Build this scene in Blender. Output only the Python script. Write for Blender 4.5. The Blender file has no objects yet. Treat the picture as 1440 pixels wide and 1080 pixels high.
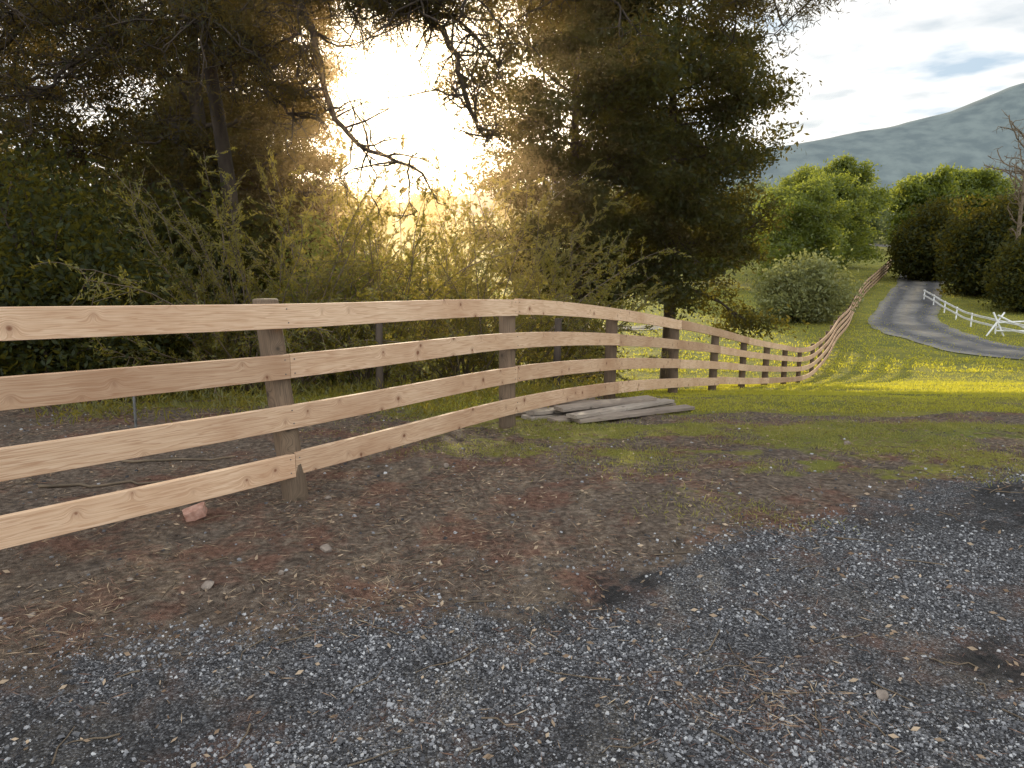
import bpy, bmesh, math, numpy as np
from mathutils import Vector
R = np.random.RandomState(7)
scene = bpy.context.scene
scene.view_settings.view_transform = 'Standard'
scene.view_settings.look = 'None'
scene.view_settings.exposure = 0
rad = math.radians

# ------------------------------------------------------------ noise
_T = np.random.RandomState(3).rand(256, 256)
def vn(x, y, s=0):
    x = np.asarray(x, float) + s * 17.3; y = np.asarray(y, float) + s * 9.1
    xi = np.floor(x).astype(int); yi = np.floor(y).astype(int)
    fx = x - xi; fy = y - yi
    fx = fx * fx * (3 - 2 * fx); fy = fy * fy * (3 - 2 * fy)
    a = _T[xi % 256, yi % 256]; b = _T[(xi + 1) % 256, yi % 256]
    c = _T[xi % 256, (yi + 1) % 256]; d = _T[(xi + 1) % 256, (yi + 1) % 256]
    return (a * (1 - fx) + b * fx) * (1 - fy) + (c * (1 - fx) + d * fx) * fy
def fbm(x, y, s=0, o=4):
    v = 0; a = .5; t = 0
    x = np.asarray(x, float); y = np.asarray(y, float)
    for i in range(o):
        v = v + a * vn(x, y, s + i); t += a; a *= .5; x = x * 2.03; y = y * 2.03
    return v / t
def sst(a, b, x):
    t = np.clip((x - a) / (b - a), 0, 1); return t * t * (3 - 2 * t)

# ------------------------------------------------------------ terrain
PY = [-400, -50, 0, 4.6, 7, 9.5, 12, 14.5, 17, 19.5, 22, 24.5, 27.2, 32, 38, 45, 53, 63, 75, 90, 150, 200, 260, 400, 700, 5000]
PZ = [2, .3, 0, 0, -.1, -.31, -.77, -1.22, -1.6, -2.02, -2.47, -2.87, -3.1, -3.16, -3.13, -3.13, -2.96, -2.35, -1.66, -.83, 2.1, 6, 11, 19, 22, 25]
_yy = np.arange(-400, 5000, .25)
_zz = np.interp(_yy, PY, PZ)
_k = np.exp(-.5 * (np.arange(-12, 13) / 4.) ** 2); _k /= _k.sum()
_zz = np.convolve(np.pad(_zz, 12, mode='edge'), _k, mode='valid')
def H(x, y):
    x = np.asarray(x, float); y = np.asarray(y, float)
    z = np.interp(y, _yy, _zz)
    return z + (fbm(x * .25, y * .25, 2, 3) - .5) * .12 * sst(8, 20, np.abs(y) + np.abs(x) * .3)
def Hm(x, y):
    x = np.asarray(x, float); y = np.asarray(y, float)
    near = 1 - sst(12, 22, np.hypot(x, y))
    return H(x, y) + near * ((fbm(x * 1.3, y * 1.3, 5, 3) - .5) * .07 + (fbm(x * 7, y * 7, 6, 2) - .5) * .028)
GX = [-30, -6, -1.92, -.86, .44, 1.06, 2.2, 3.8, 6, 9, 20, 60]
GY = [-6, 1.6, 2.7, 3.1, 3.3, 3.75, 4.55, 5.4, 6.2, 7.0, 9, 10]
def gravel_m(x, y):
    b = np.interp(x, GX, GY)
    n = (fbm(x * .9, y * .9, 11, 5) - .5) * 1.7
    return sst(-.55, .55, b - y + n)
HX = [-60, -10, -2, 0, 1.5, 2.5, 4, 6, 9, 20, 60]
HY = [14, 10, 8.6, 7.2, 6.6, 6.3, 6.2, 6.9, 7.7, 9.6, 11]
def grass_m(x, y):
    b = np.interp(x, HX, HY)
    n = (fbm(x * .8, y * .8, 21, 4) - .5) * 3.0
    g = sst(-1.6, 1.8, y - b + n + .2)
    p = .62 * sst(.42, .60, fbm(x * 1.3, y * 1.3, 31, 4)) * sst(-3.0, -1.0, y - b) * sst(-2.5, .5, x)
    g = np.maximum(g, p)
    d = sst(.58, .68, fbm(x * .5 + 3, y * 1.3, 41, 3)) * (1 - sst(9, 12, y)) * .8
    return g * (1 - d) * (1 - gravel_m(x, y))
def dark_m(x, y):
    return sst(.44, .60, fbm(x * 1.1 - y * .2, y * 1.9 - x * .6, 51, 5)) * (.45 + .55 * sst(.33, .53, fbm(x * .35, y * .5, 57, 2)))

# ------------------------------------------------------------ mesh helpers
def link(o, parent=None):
    scene.collection.objects.link(o)
    if parent: o.parent = parent
    return o
def empty(name):
    return link(bpy.data.objects.new(name, None))
def npmesh(name, V, F, mat, parent=None, attrs=None, uv=None, smooth=False):
    V = np.asarray(V, np.float32).reshape(-1, 3); F = np.asarray(F, np.int32)
    k = F.shape[1]; n = F.shape[0]
    me = bpy.data.meshes.new(name)
    me.vertices.add(len(V)); me.vertices.foreach_set('co', V.ravel())
    me.loops.add(n * k); me.loops.foreach_set('vertex_index', F.ravel())
    me.polygons.add(n); me.polygons.foreach_set('loop_start', np.arange(0, n * k, k, dtype=np.int32))
    me.polygons.foreach_set('use_smooth', np.full(n, bool(smooth)))
    me.update(calc_edges=True)
    if attrs:
        for an, av in attrs.items():
            a = me.attributes.new(an, 'FLOAT', 'POINT'); a.data.foreach_set('value', np.asarray(av, np.float32).ravel())
    if uv is not None:
        l = me.uv_layers.new(name='UVMap'); l.data.foreach_set('uv', np.asarray(uv, np.float32)[F.ravel()].ravel())
    me.materials.append(mat)
    return link(bpy.data.objects.new(name, me), parent)

class Tubes:
    def __init__(s): s.V = []; s.F = []; s.n = 0
    def add(s, P, r, k=5, cap=False):
        P = np.asarray(P, float); r = np.asarray(r, float)
        T = np.gradient(P, axis=0); T /= np.linalg.norm(T, axis=1)[:, None] + 1e-9
        ref = np.array([0, 0, 1.]) if abs(T[0, 2]) < .8 else np.array([1., 0, 0])
        U = np.cross(T, ref); U /= np.linalg.norm(U, axis=1)[:, None] + 1e-9
        W = np.cross(T, U)
        a = np.arange(k) * 2 * np.pi / k
        V = P[:, None] + r[:, None, None] * (np.cos(a)[None, :, None] * U[:, None] + np.sin(a)[None, :, None] * W[:, None])
        m = len(P)
        i = np.arange(m - 1)[:, None] * k; j = np.arange(k)[None]; j2 = (j + 1) % k
        F = np.stack([i + j, i + j2, i + k + j2, i + k + j], -1).reshape(-1, 4)
        s.V.append(V.reshape(-1, 3)); s.F.append(F + s.n); s.n += m * k
        if cap:
            c = s.n; s.V.append(np.array([P[-1], P[0]])); s.n += 2
            top = c - k
            s.F.append(np.array([[top + q, top + (q + 1) % k, c, c] for q in range(k)]))
    def mesh(s, name, mat, parent=None):
        return npmesh(name, np.concatenate(s.V), np.concatenate(s.F), mat, parent, smooth=True)

def rvec(n, rng):
    v = rng.normal(size=(n, 3)); return v / (np.linalg.norm(v, axis=1)[:, None] + 1e-9)
def leaf_quads(C, L, W, rng, axis=None, spread=1.0, vary=.4):
    n = len(C)
    a = rvec(n, rng)
    if axis is not None:
        a = axis + a * spread; a /= np.linalg.norm(a, axis=1)[:, None] + 1e-9
    b = np.cross(a, rvec(n, rng)); b /= np.linalg.norm(b, axis=1)[:, None] + 1e-9
    s = (1 - vary + 2 * vary * rng.rand(n))[:, None]
    return np.stack([C - a * L * s / 2, C + b * W * s / 2, C + a * L * s / 2, C - b * W * s / 2], 1).reshape(-1, 3)
def quads_of(V): return np.arange(len(V)).reshape(-1, 4)

# ------------------------------------------------------------ materials
def newmat(name):
    m = bpy.data.materials.new(name); m.use_nodes = True
    nt = m.node_tree; nt.nodes.clear()
    return m, nt, nt.nodes, nt.links
def N(nt, typ, **kw):
    n = nt.nodes.new(typ)
    for k, v in kw.items():
        if k.startswith('i_'): n.inputs[k[2:].replace('_', ' ')].default_value = v
        else: setattr(n, k, v)
    return n
def ramp(nt, fac, stops):
    r = nt.nodes.new('ShaderNodeValToRGB')
    e = r.color_ramp.elements
    while len(e) < len(stops): e.new(.5)
    for i, (p, c) in enumerate(stops):
        e[i].position = p; e[i].color = (*c, 1)
    nt.links.new(fac, r.inputs[0]); return r.outputs[0]
def mixc(nt, f, a, b, mode='MIX'):
    m = nt.nodes.new('ShaderNodeMix'); m.data_type = 'RGBA'; m.blend_type = mode
    for sock, v in ((m.inputs[0], f), (m.inputs[6], a), (m.inputs[7], b)):
        if isinstance(v, bpy.types.NodeSocket): nt.links.new(v, sock)
        elif isinstance(v, (int, float)): sock.default_value = v
        else: sock.default_value = (*v, 1)
    return m.outputs[2]
def math_(nt, op, a, b=0., c=None, clamp=False):
    m = nt.nodes.new('ShaderNodeMath'); m.operation = op; m.use_clamp = clamp
    for i, v in enumerate((a, b, c)):
        if v is None: continue
        if isinstance(v, bpy.types.NodeSocket): nt.links.new(v, m.inputs[i])
        else: m.inputs[i].default_value = v
    return m.outputs[0]
def noise(nt, vec, scale, detail=4, rough=.55):
    n = N(nt, 'ShaderNodeTexNoise', i_Scale=scale, i_Detail=detail, i_Roughness=rough)
    if vec is not None: nt.links.new(vec, n.inputs['Vector'])
    return n.outputs['Fac']

def leafmat(name, c1, c2, tr, tmix=.45, gloss=.03):
    m, nt, nd, lk = newmat(name)
    g = N(nt, 'ShaderNodeNewGeometry')
    tc = N(nt, 'ShaderNodeTexCoord')
    nz = noise(nt, tc.outputs['Object'], .8, 2)
    f = math_(nt, 'ADD', math_(nt, 'MULTIPLY', g.outputs['Random Per Island'], .6), math_(nt, 'MULTIPLY', nz, .5), clamp=True)
    col = ramp(nt, f, [(0.1, c1), (.9, c2)])
    tcol = mixc(nt, .75, col, tr)
    d = N(nt, 'ShaderNodeBsdfDiffuse'); t = N(nt, 'ShaderNodeBsdfTranslucent'); gl = N(nt, 'ShaderNodeBsdfGlossy', i_Roughness=.45)
    lk.new(col, d.inputs[0]); lk.new(tcol, t.inputs[0]); gl.inputs[0].default_value = (.8, .8, .8, 1)
    a = N(nt, 'ShaderNodeMixShader'); a.inputs[0].default_value = tmix
    lk.new(d.outputs[0], a.inputs[1]); lk.new(t.outputs[0], a.inputs[2])
    b = N(nt, 'ShaderNodeMixShader'); b.inputs[0].default_value = gloss
    lk.new(a.outputs[0], b.inputs[1]); lk.new(gl.outputs[0], b.inputs[2])
    o = N(nt, 'ShaderNodeOutputMaterial'); lk.new(b.outputs[0], o.inputs[0])
    return m
def noisemat(name, stops, scale=5., rough=.85, bump=.3, bscale=None, stretch=(1, 1, 1), island=0., detail=5):
    m, nt, nd, lk = newmat(name)
    tc = N(nt, 'ShaderNodeTexCoord'); mp = N(nt, 'ShaderNodeMapping'); mp.inputs['Scale'].default_value = stretch
    lk.new(tc.outputs['Object'], mp.inputs[0])
    f = noise(nt, mp.outputs[0], scale, detail)
    if island:
        g = N(nt, 'ShaderNodeNewGeometry')
        f = math_(nt, 'ADD', math_(nt, 'MULTIPLY', f, 1 - island), math_(nt, 'MULTIPLY', g.outputs['Random Per Island'], island))
    col = ramp(nt, f, stops)
    p = N(nt, 'ShaderNodeBsdfPrincipled', i_Roughness=rough)
    p.inputs['Specular IOR Level'].default_value = .25
    lk.new(col, p.inputs['Base Color'])
    if bump:
        bn = N(nt, 'ShaderNodeBump', i_Strength=bump, i_Distance=.02)
        lk.new(noise(nt, mp.outputs[0], bscale or scale * 3, 5), bn.inputs['Height']); lk.new(bn.outputs[0], p.inputs['Normal'])
    o = N(nt, 'ShaderNodeOutputMaterial'); lk.new(p.outputs[0], o.inputs[0])
    return m

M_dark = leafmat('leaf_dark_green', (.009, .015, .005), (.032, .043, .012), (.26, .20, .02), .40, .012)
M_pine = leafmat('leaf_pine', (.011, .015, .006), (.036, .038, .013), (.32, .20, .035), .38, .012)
M_gold = leafmat('leaf_shrub', (.05, .065, .015), (.13, .135, .03), (.64, .48, .06), .5)
M_mid = leafmat('leaf_mid_green', (.032, .056, .012), (.11, .145, .028), (.48, .50, .05), .5)
M_grey = leafmat('leaf_grey_green', (.08, .095, .035), (.24, .25, .10), (.40, .38, .09), .38)
M_far = leafmat('leaf_far', (.07, .10, .05), (.14, .17, .08), (.3, .33, .10), .4)
M_grass = leafmat('grass_blades', (.14, .155, .03), (.36, .35, .07), (1.0, .88, .05), .5, .02)
M_grassn = leafmat('grass_blades_shade_tint', (.10, .11, .035), (.26, .25, .09), (.60, .54, .08), .45, .02)  # duller near copy of the grass, its shade put into the colour
M_bark = noisemat('bark', [(.3, (.022, .016, .012)), (.7, (.08, .06, .045))], 6, .9, .6, 20, (1, 1, .25))
M_twig = noisemat('bare_twigs', [(.3, (.09, .07, .05)), (.7, (.2, .15, .1))], 6, .9, .3)
M_stone = noisemat('gravel_stones', [(.22, (.04, .04, .043)), (.5, (.115, .115, .122)), (.72, (.24, .24, .25)), (.88, (.48, .48, .48))], 30, .85, 0, island=.75)
M_needle = noisemat('dry_needles', [(.25, (.10, .052, .038)), (.6, (.23, .14, .095)), (.85, (.44, .34, .22))], 3, .8, 0, island=.7)
M_litter = noisemat('dry_leaf', [(.25, (.16, .10, .06)), (.75, (.42, .32, .22))], 5, .8, .2, island=.6)

def ground_mat():
    m, nt, nd, lk = newmat('ground_soil_gravel_grass')
    tc = N(nt, 'ShaderNodeTexCoord'); O = tc.outputs['Object']
    def at(n):
        a = N(nt, 'ShaderNodeAttribute', attribute_name=n); return a.outputs['Fac']
    n1 = noise(nt, O, 1.7, 7, .68); n2 = noise(nt, O, 26, 6, .7); n3 = noise(nt, O, 90, 3, .6); n4 = noise(nt, O, .7, 4); n5 = noise(nt, O, 5, 6, .7)
    dirt = ramp(nt, n2, [(.3, (.05, .037, .028)), (.5, (.15, .113, .086)), (.72, (.33, .265, .205))])
    dirt = mixc(nt, ramp(nt, n5, [(.35, (.75, .75, .75)), (.5, (0, 0, 0))]), dirt, ramp(nt, n2, [(.3, (.03, .024, .02)), (.7, (.13, .105, .085))]))
    red = ramp(nt, n2, [(.3, (.065, .032, .023)), (.7, (.29, .155, .11))])
    rf = ramp(nt, n1, [(.50, (0, 0, 0)), (.60, (.85, .85, .85))])
    dirt = mixc(nt, rf, dirt, red)
    vo = N(nt, 'ShaderNodeTexVoronoi', i_Scale=120.); lk.new(O, vo.inputs['Vector'])
    sep = N(nt, 'ShaderNodeSeparateColor'); lk.new(vo.outputs['Color'], sep.inputs[0])
    grav = ramp(nt, sep.outputs[0], [(.0, (.04, .04, .043)), (.5, (.12, .12, .127)), (.85, (.25, .25, .26)), (1., (.42, .42, .42))])
    gap = ramp(nt, vo.outputs['Distance'], [(.3, (1, 1, 1)), (.8, (.35, .33, .32))])
    grav = mixc(nt, 1., grav, gap, 'MULTIPLY')
    grav = mixc(nt, ramp(nt, n1, [(.5, (0, 0, 0)), (.66, (.6, .6, .6))]), grav, dirt)
    dsoil = ramp(nt, n2, [(.3, (.012, .012, .012)), (.7, (.06, .057, .056))])
    dk = math_(nt, 'MULTIPLY', at('dark'), ramp(nt, n5, [(.36, (0, 0, 0)), (.52, (1, 1, 1))]))
    grav = mixc(nt, dk, grav, dsoil)
    gr = ramp(nt, n2, [(.3, (.07, .075, .022)), (.7, (.25, .23, .06))])
    gr2 = ramp(nt, n4, [(.35, (.33, .30, .05)), (.65, (.14, .165, .03))])
    gr = mixc(nt, .5, gr, gr2)
    def edge(a):
        s = math_(nt, 'ADD', a, math_(nt, 'MULTIPLY', math_(nt, 'SUBTRACT', n5, .5), 1.8))
        return ramp(nt, s, [(.34, (0, 0, 0)), (.66, (1, 1, 1))])
    c = mixc(nt, edge(at('grass')), dirt, gr)
    c = mixc(nt, edge(at('gravel')), c, grav)
    p = N(nt, 'ShaderNodeBsdfPrincipled', i_Roughness=.92); p.inputs['Specular IOR Level'].default_value = .15
    lk.new(c, p.inputs['Base Color'])
    hgt = math_(nt, 'ADD', math_(nt, 'MULTIPLY', n2, 1.), math_(nt, 'MULTIPLY', n3, .5))
    hgt = math_(nt, 'SUBTRACT', hgt, math_(nt, 'MULTIPLY', vo.outputs['Distance'], .4))
    b = N(nt, 'ShaderNodeBump', i_Strength=1., i_Distance=.03); lk.new(hgt, b.inputs['Height']); lk.new(b.outputs[0], p.inputs['Normal'])
    o = N(nt, 'ShaderNodeOutputMaterial'); lk.new(p.outputs[0], o.inputs[0])
    return m
def grow_axis(a0, a1, d, lim0, lim1, g=1.06, mx=200):
    mid = list(np.arange(a0, a1, d)); hi = [mid[-1]]; s = d
    while hi[-1] < lim1: s = min(s * g, mx); hi.append(hi[-1] + s)
    lo = [mid[0]]; s = d
    while lo[-1] > lim0: s = min(s * g, mx); lo.append(lo[-1] - s)
    return np.array(lo[:0:-1] + mid + hi[1:])
gx = grow_axis(-4, 6, .045, -4000, 4000, 1.045); gy = grow_axis(1.4, 8.5, .045, -400, 4800, 1.03)
XX, YY = np.meshgrid(gx, gy)
ZZ = Hm(XX, YY)
nx, ny = len(gx), len(gy)
i = np.arange(ny - 1)[:, None] * nx; j = np.arange(nx - 1)[None]
F = np.stack([i + j, i + j + 1, i + nx + j + 1, i + nx + j], -1).reshape(-1, 4)
npmesh('ground', np.stack([XX, YY, ZZ], -1), F, ground_mat(), attrs=dict(gravel=gravel_m(XX, YY), grass=grass_m(XX, YY), dark=dark_m(XX, YY)), smooth=True)

# ------------------------------------------------------------ gravel stones
def stones(name, X, Y, S, mat, sink=.1, parent=None, flat=.55):
    n = len(X); rng = np.random.RandomState(len(X) % 1000)
    base = np.array([[-1, -1, -1], [1, -1, -1], [1, 1, -1], [-1, 1, -1], [-1, -1, 1], [1, -1, 1], [1, 1, 1], [-1, 1, 1]]) * .5
    q = np.array([[4, 5, 6, 7], [0, 1, 5, 4], [1, 2, 6, 5], [2, 3, 7, 6], [3, 0, 4, 7]])
    V = base[None] * (1 + rng.uniform(-.5, .45, (n, 8, 3)))
    V[:, 4:, :2] *= rng.uniform(.4, .9, (n, 1, 1))
    V *= np.array([1, .8, flat])
    a = rng.rand(n) * 6.28; tx = rng.normal(size=n) * .4
    c, s = np.cos(tx)[:, None], np.sin(tx)[:, None]
    y = V[..., 1] * c - V[..., 2] * s; z = V[..., 1] * s + V[..., 2] * c; V[..., 1] = y; V[..., 2] = z
    c, s = np.cos(a)[:, None], np.sin(a)[:, None]
    x = V[..., 0] * c - V[..., 1] * s; y = V[..., 0] * s + V[..., 1] * c; V[..., 0] = x; V[..., 1] = y
    V = V * S[:, None, None]
    V[..., 0] += X[:, None]; V[..., 1] += Y[:, None]; V[..., 2] += (Hm(X, Y) + S * sink)[:, None]
    F = (q[None] + (np.arange(n) * 8)[:, None, None]).reshape(-1, 4)
    return npmesh(name, V.reshape(-1, 3), F, mat, parent)
n = 240000
Y = 1.5 + 5.5 * R.rand(n) ** 1.5; X = (R.rand(n) - .5) * 2 * (Y * .78 + .5) + .2
g = gravel_m(X, Y) * (1 - .9 * dark_m(X, Y)) * (.05 + 1.2 * sst(.3, .62, fbm(X * 2.5, Y * 2.5, 61, 4)))
k = (R.rand(n) < g); X, Y = X[k], Y[k]
S = (.004 + .0115 * R.rand(len(X)) ** 2.8) * (1 + .10 * np.maximum(Y - 2.5, 0))
stones('gravel', X, Y, S, M_stone)
n = 2600
Y = 2 + 7 * R.rand(n); X = (R.rand(n) - .5) * 2 * (Y * .8)
stones('stone_litter', X, Y, .006 + .02 * R.rand(n) ** 4, M_stone)

# needles / litter
n = 90000
Y = 1.6 + 7.5 * R.rand(n) ** 1.2; X = (R.rand(n) - .5) * 2 * (Y * .85 + .8)
w = (1 - gravel_m(X, Y) * .95) * (.08 + 1.1 * sst(.44, .64, fbm(X * 1.7, Y * 1.7, 71, 4))) + .9 * np.exp(-(((X - .95) / .32) ** 2 + ((Y - 2.4) / .2) ** 2))
k = R.rand(n) < w * (1 - .6 * grass_m(X, Y)); X, Y = X[k], Y[k]; n = len(X)
C = np.stack([X, Y, Hm(X, Y) + .004 + .012 * R.rand(n)], -1)
ax = np.stack([R.normal(size=n), R.normal(size=n), R.normal(size=n) * .15], -1); ax /= np.linalg.norm(ax, axis=1)[:, None]
V = leaf_quads(C, .055, .003, R, ax, .02)
npmesh('pine_needle_litter', V, quads_of(V), M_needle)
n = 1800
Y = 2 + 7 * R.rand(n); X = (R.rand(n) - .5) * 2 * (Y * .85)
C = np.stack([X, Y, Hm(X, Y) + .008], -1)
ax = np.stack([R.normal(size=n), R.normal(size=n), R.normal(size=n) * .2], -1); ax /= np.linalg.norm(ax, axis=1)[:, None]
V = leaf_quads(C, .03, .013, R, ax, .02)
npmesh('dead_leaves', V, quads_of(V), M_litter)
tb = Tubes()
for q in range(210):
    y = R.uniform(2, 9); x = R.uniform(-.8, .8) * y; a = R.rand() * 6.28; L = R.uniform(.06, .28)
    t = np.linspace(0, 1, 5); px = x + np.cos(a) * L * t + R.normal(size=5) * .01; py = y + np.sin(a) * L * t + R.normal(size=5) * .01
    tb.add(np.stack([px, py, Hm(px, py) + .006], -1), np.linspace(.004, .0015, 5), 4)
for (x0, y0, a, L) in ((-2.9, 4.3, .5, .9), (-3.3, 4.9, .1, 1.0), (-1.9, 5.0, .8, .5), (-3.1, 5.6, .2, .9), (-1.2, 6.2, .9, .6)):
    t = np.linspace(0, 1, 9); px = x0 + np.cos(a) * L * t + R.normal(size=9) * .02; py = y0 + np.sin(a) * L * t + R.normal(size=9) * .02
    tb.add(np.stack([px, py, Hm(px, py) + .012], -1), np.linspace(.013, .005, 9), 6)
tb.mesh('fallen_sticks', M_twig)

def grass(n, y0, y1, wid, hgt, w, pw=1.0):
    Y = y0 + (y1 - y0) * R.rand(n) ** pw; X = -wid * Y * .5 + R.rand(n) * (wid * Y * 1.45)
    k = R.rand(n) < np.clip(grass_m(X, Y) * (.12 + 1.4 * sst(.35, .6, fbm(X * 2.5, Y * 2.5, 81, 3))), 0, 1); X, Y = X[k], Y[k]; m = len(X)
    h = hgt * (.3 + .9 * R.rand(m))
    C = np.stack([X, Y, Hm(X, Y) + h * .32], -1)
    return leaf_quads(C, h[:, None], w, R, np.array([[0, 0, 1.]]), .9, .2)
V = grass(120000, 4.0, 9.5, .8, .045, .005, 1.0); npmesh('near_grass', V, quads_of(V), M_grassn)  # near blades in the shade-dulled colour
V = np.concatenate([grass(70000, 8.0, 14, .8, .055, .007, 1.1), grass(110000, 12, 32, .8, .08, .015, 1.2), grass(70000, 28, 100, .8, .14, .05, 1.3)])
npmesh('grass', V, quads_of(V), M_grass)

# ------------------------------------------------------------ trees
def path(p, d, L, n, rng, droop=0., wig=.15):
    P = [np.array(p, float)]; d = np.array(d, float); d /= np.linalg.norm(d)
    for _ in range(n):
        d = d + rng.normal(size=3) * wig; d[2] -= droop / n; d /= np.linalg.norm(d)
        P.append(P[-1] + d * L / n)
    return np.array(P), d
def tree(name, x, y, h, cr, cb, tr, nl, mat, seed, nleaf=70, leaf=(.12, .05), sig=.28, shape=None, elev=(.1, .7), droop=.3, nsub=6, ntw=3, bare=0., lean=(0, 0), bark=None, wob=.05, limbwig=.13, tk=1.):
    rng = np.random.RandomState(seed); par = empty(name)
    z0 = float(H(x, y)); tb = Tubes(); tips = []
    t = np.linspace(0, 1, 12)
    P = np.stack([x + lean[0] * t + np.cumsum(rng.normal(size=12)) * wob, y + lean[1] * t + np.cumsum(rng.normal(size=12)) * wob, z0 - .15 + h * t], -1)
    P[0, :2] = x, y
    tb.add(P, tr * (1 - t) ** .8 + .02 + tr * .35 * np.exp(-t * 14), 9)
    az = rng.rand() * 6
    shape = shape or (lambda u: math.sin(math.pi * (.12 + .8 * u)) ** .6)
    for l in range(nl):
        u = ((l + rng.rand()) / nl) ** .9; tt = cb / h + (1 - cb / h) * u * .98
        s = np.array([np.interp(tt, t, P[:, q]) for q in range(3)])
        az += 2.4 + rng.normal() * .4
        e = elev[0] + (elev[1] - elev[0]) * u + rng.normal() * .15
        L = cr * shape(u) * rng.uniform(.5, 1.2)
        d = [math.cos(az) * math.cos(e), math.sin(az) * math.cos(e), math.sin(e)]
        n = 7; Q, _ = path(s, d, L, n, rng, droop, limbwig)
        r0 = max(.018 * tk, tr * (1 - tt) * .55)
        tb.add(Q, np.linspace(r0, .012 * tk, n + 1), 5)
        for k in range(nsub):
            v = .25 + .75 * (k + rng.rand()) / nsub; ii = v * n; i0 = min(int(ii), n - 1)
            sp = Q[i0] + (Q[i0 + 1] - Q[i0]) * (ii - i0); dd = Q[i0 + 1] - Q[i0]; dd /= np.linalg.norm(dd)
            side = np.cross(dd, [0, 0, 1]) * (1 if k % 2 else -1)
            d2 = dd * .7 + side * rng.uniform(.5, 1.1) + rng.normal(size=3) * .25
            L2 = L * .38 * rng.uniform(.6, 1.2) * (1.15 - v * .5)
            Q2, _ = path(sp, d2, L2, 4, rng, droop, .2)
            tb.add(Q2, np.linspace(max(.008 * tk, r0 * .35), .006 * tk, 5), 4)
            tips.append(Q2[-1]); tips.append(Q2[-2])
            for w in range(ntw):
                s3 = Q2[1 + rng.randint(4)]; d3 = rvec(1, rng)[0] + d2 * .6; d3[2] += .1
                Q3, _ = path(s3, d3, L2 * .5 + .15, 3, rng, 0, .2)
                tb.add(Q3, np.linspace(.007, .004, 4) * tk, 3); tips.append(Q3[-1])
    tb.mesh('trunk_and_branches', bark or M_bark, par)
    if nleaf:
        T = np.array(tips); T = T[rng.rand(len(T)) > bare]
        cnt = (nleaf * rng.uniform(.2, 1.8, len(T))).astype(int)
        C = np.repeat(T, cnt, axis=0); C = C + rng.normal(size=C.shape) * np.array([sig, sig, sig * .55])
        C = C[C[:, 2] > H(C[:, 0], C[:, 1]) + .1]
        V = leaf_quads(C, leaf[0], leaf[1], rng)
        npmesh('foliage', V, quads_of(V), mat, par)
    return par
def crown_pts(c, r, ncl, nlf, cs, rng, surf=.45):
    d = rvec(ncl, rng); rr = (surf + (1 - surf) * rng.rand(ncl)) ** .7
    rr = rr * (1 + .25 * np.sin(d[:, 0] * 5 + c[0]) * np.cos(d[:, 2] * 4 + c[1]))
    cl = np.array(c) + d * rr[:, None] * np.array(r)
    cnt = (nlf * rng.uniform(.3, 1.7, ncl)).astype(int)
    C = np.repeat(cl, cnt, axis=0)
    return C + rng.normal(size=C.shape) * cs * np.array([1, 1, .7]), cl
def bush(name, x, y, r, h, mat, seed, ncl=90, nlf=130, leaf=(.1, .045), cs=.3, lobes=4, base=0.):
    rng = np.random.RandomState(seed); par = empty(name); z0 = float(H(x, y)); Cs = []; tb = Tubes()
    for l in range(lobes):
        a = rng.rand() * 6.28; q = rng.uniform(.1, .55) * r if l else 0
        hh = h * (rng.uniform(.6, .95) if l else 1); rz = (hh - base) / 2
        c = (x + math.cos(a) * q, y + math.sin(a) * q, z0 + base + rz)
        C, cl = crown_pts(c, (r * rng.uniform(.5, .75), r * rng.uniform(.5, .75), rz), ncl, nlf, cs, rng); Cs.append(C)
        for p in cl[::5]:
            t = np.linspace(0, 1, 6)[:, None]; s = np.array([x + rng.normal() * .12 * r * .4, y + rng.normal() * .05 * r, z0])
            P = s + (p - s) * t + np.array([0, 0, .4]) * (t * (1 - t)) + rng.normal(size=(6, 3)) * .05 * (t > .1)
            tb.add(P, np.linspace(.012 * r + .02, .008, 6), 4)
    tb.mesh('stems', M_bark, par)
    C = np.concatenate(Cs); C = C[C[:, 2] > H(C[:, 0], C[:, 1]) + .05]
    V = leaf_quads(C, leaf[0], leaf[1], rng); npmesh('foliage', V, quads_of(V), mat, par)
    return par

# big dark trees right of the sun gap
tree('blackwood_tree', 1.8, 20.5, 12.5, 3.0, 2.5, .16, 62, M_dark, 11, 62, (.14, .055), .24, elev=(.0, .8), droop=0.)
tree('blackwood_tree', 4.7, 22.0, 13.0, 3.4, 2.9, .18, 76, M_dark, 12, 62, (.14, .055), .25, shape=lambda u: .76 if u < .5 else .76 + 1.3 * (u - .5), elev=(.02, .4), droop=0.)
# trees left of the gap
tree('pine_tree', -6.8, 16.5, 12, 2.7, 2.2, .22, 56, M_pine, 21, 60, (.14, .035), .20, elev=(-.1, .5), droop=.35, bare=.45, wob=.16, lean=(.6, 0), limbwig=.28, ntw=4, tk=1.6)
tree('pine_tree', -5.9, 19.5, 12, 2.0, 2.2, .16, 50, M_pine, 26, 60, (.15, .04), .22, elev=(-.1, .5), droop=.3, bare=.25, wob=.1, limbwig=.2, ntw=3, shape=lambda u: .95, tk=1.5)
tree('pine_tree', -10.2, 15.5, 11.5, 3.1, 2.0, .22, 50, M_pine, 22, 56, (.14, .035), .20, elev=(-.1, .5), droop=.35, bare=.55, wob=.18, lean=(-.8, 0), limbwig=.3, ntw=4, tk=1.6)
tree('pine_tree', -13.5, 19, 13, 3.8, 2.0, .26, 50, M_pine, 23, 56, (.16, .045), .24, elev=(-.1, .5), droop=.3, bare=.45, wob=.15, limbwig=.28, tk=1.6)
tree('blackwood_tree', -9.5, 24, 8.5, 3.4, 1.5, .22, 48, M_dark, 24, 62, (.2, .07), .35, droop=.2)

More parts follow.
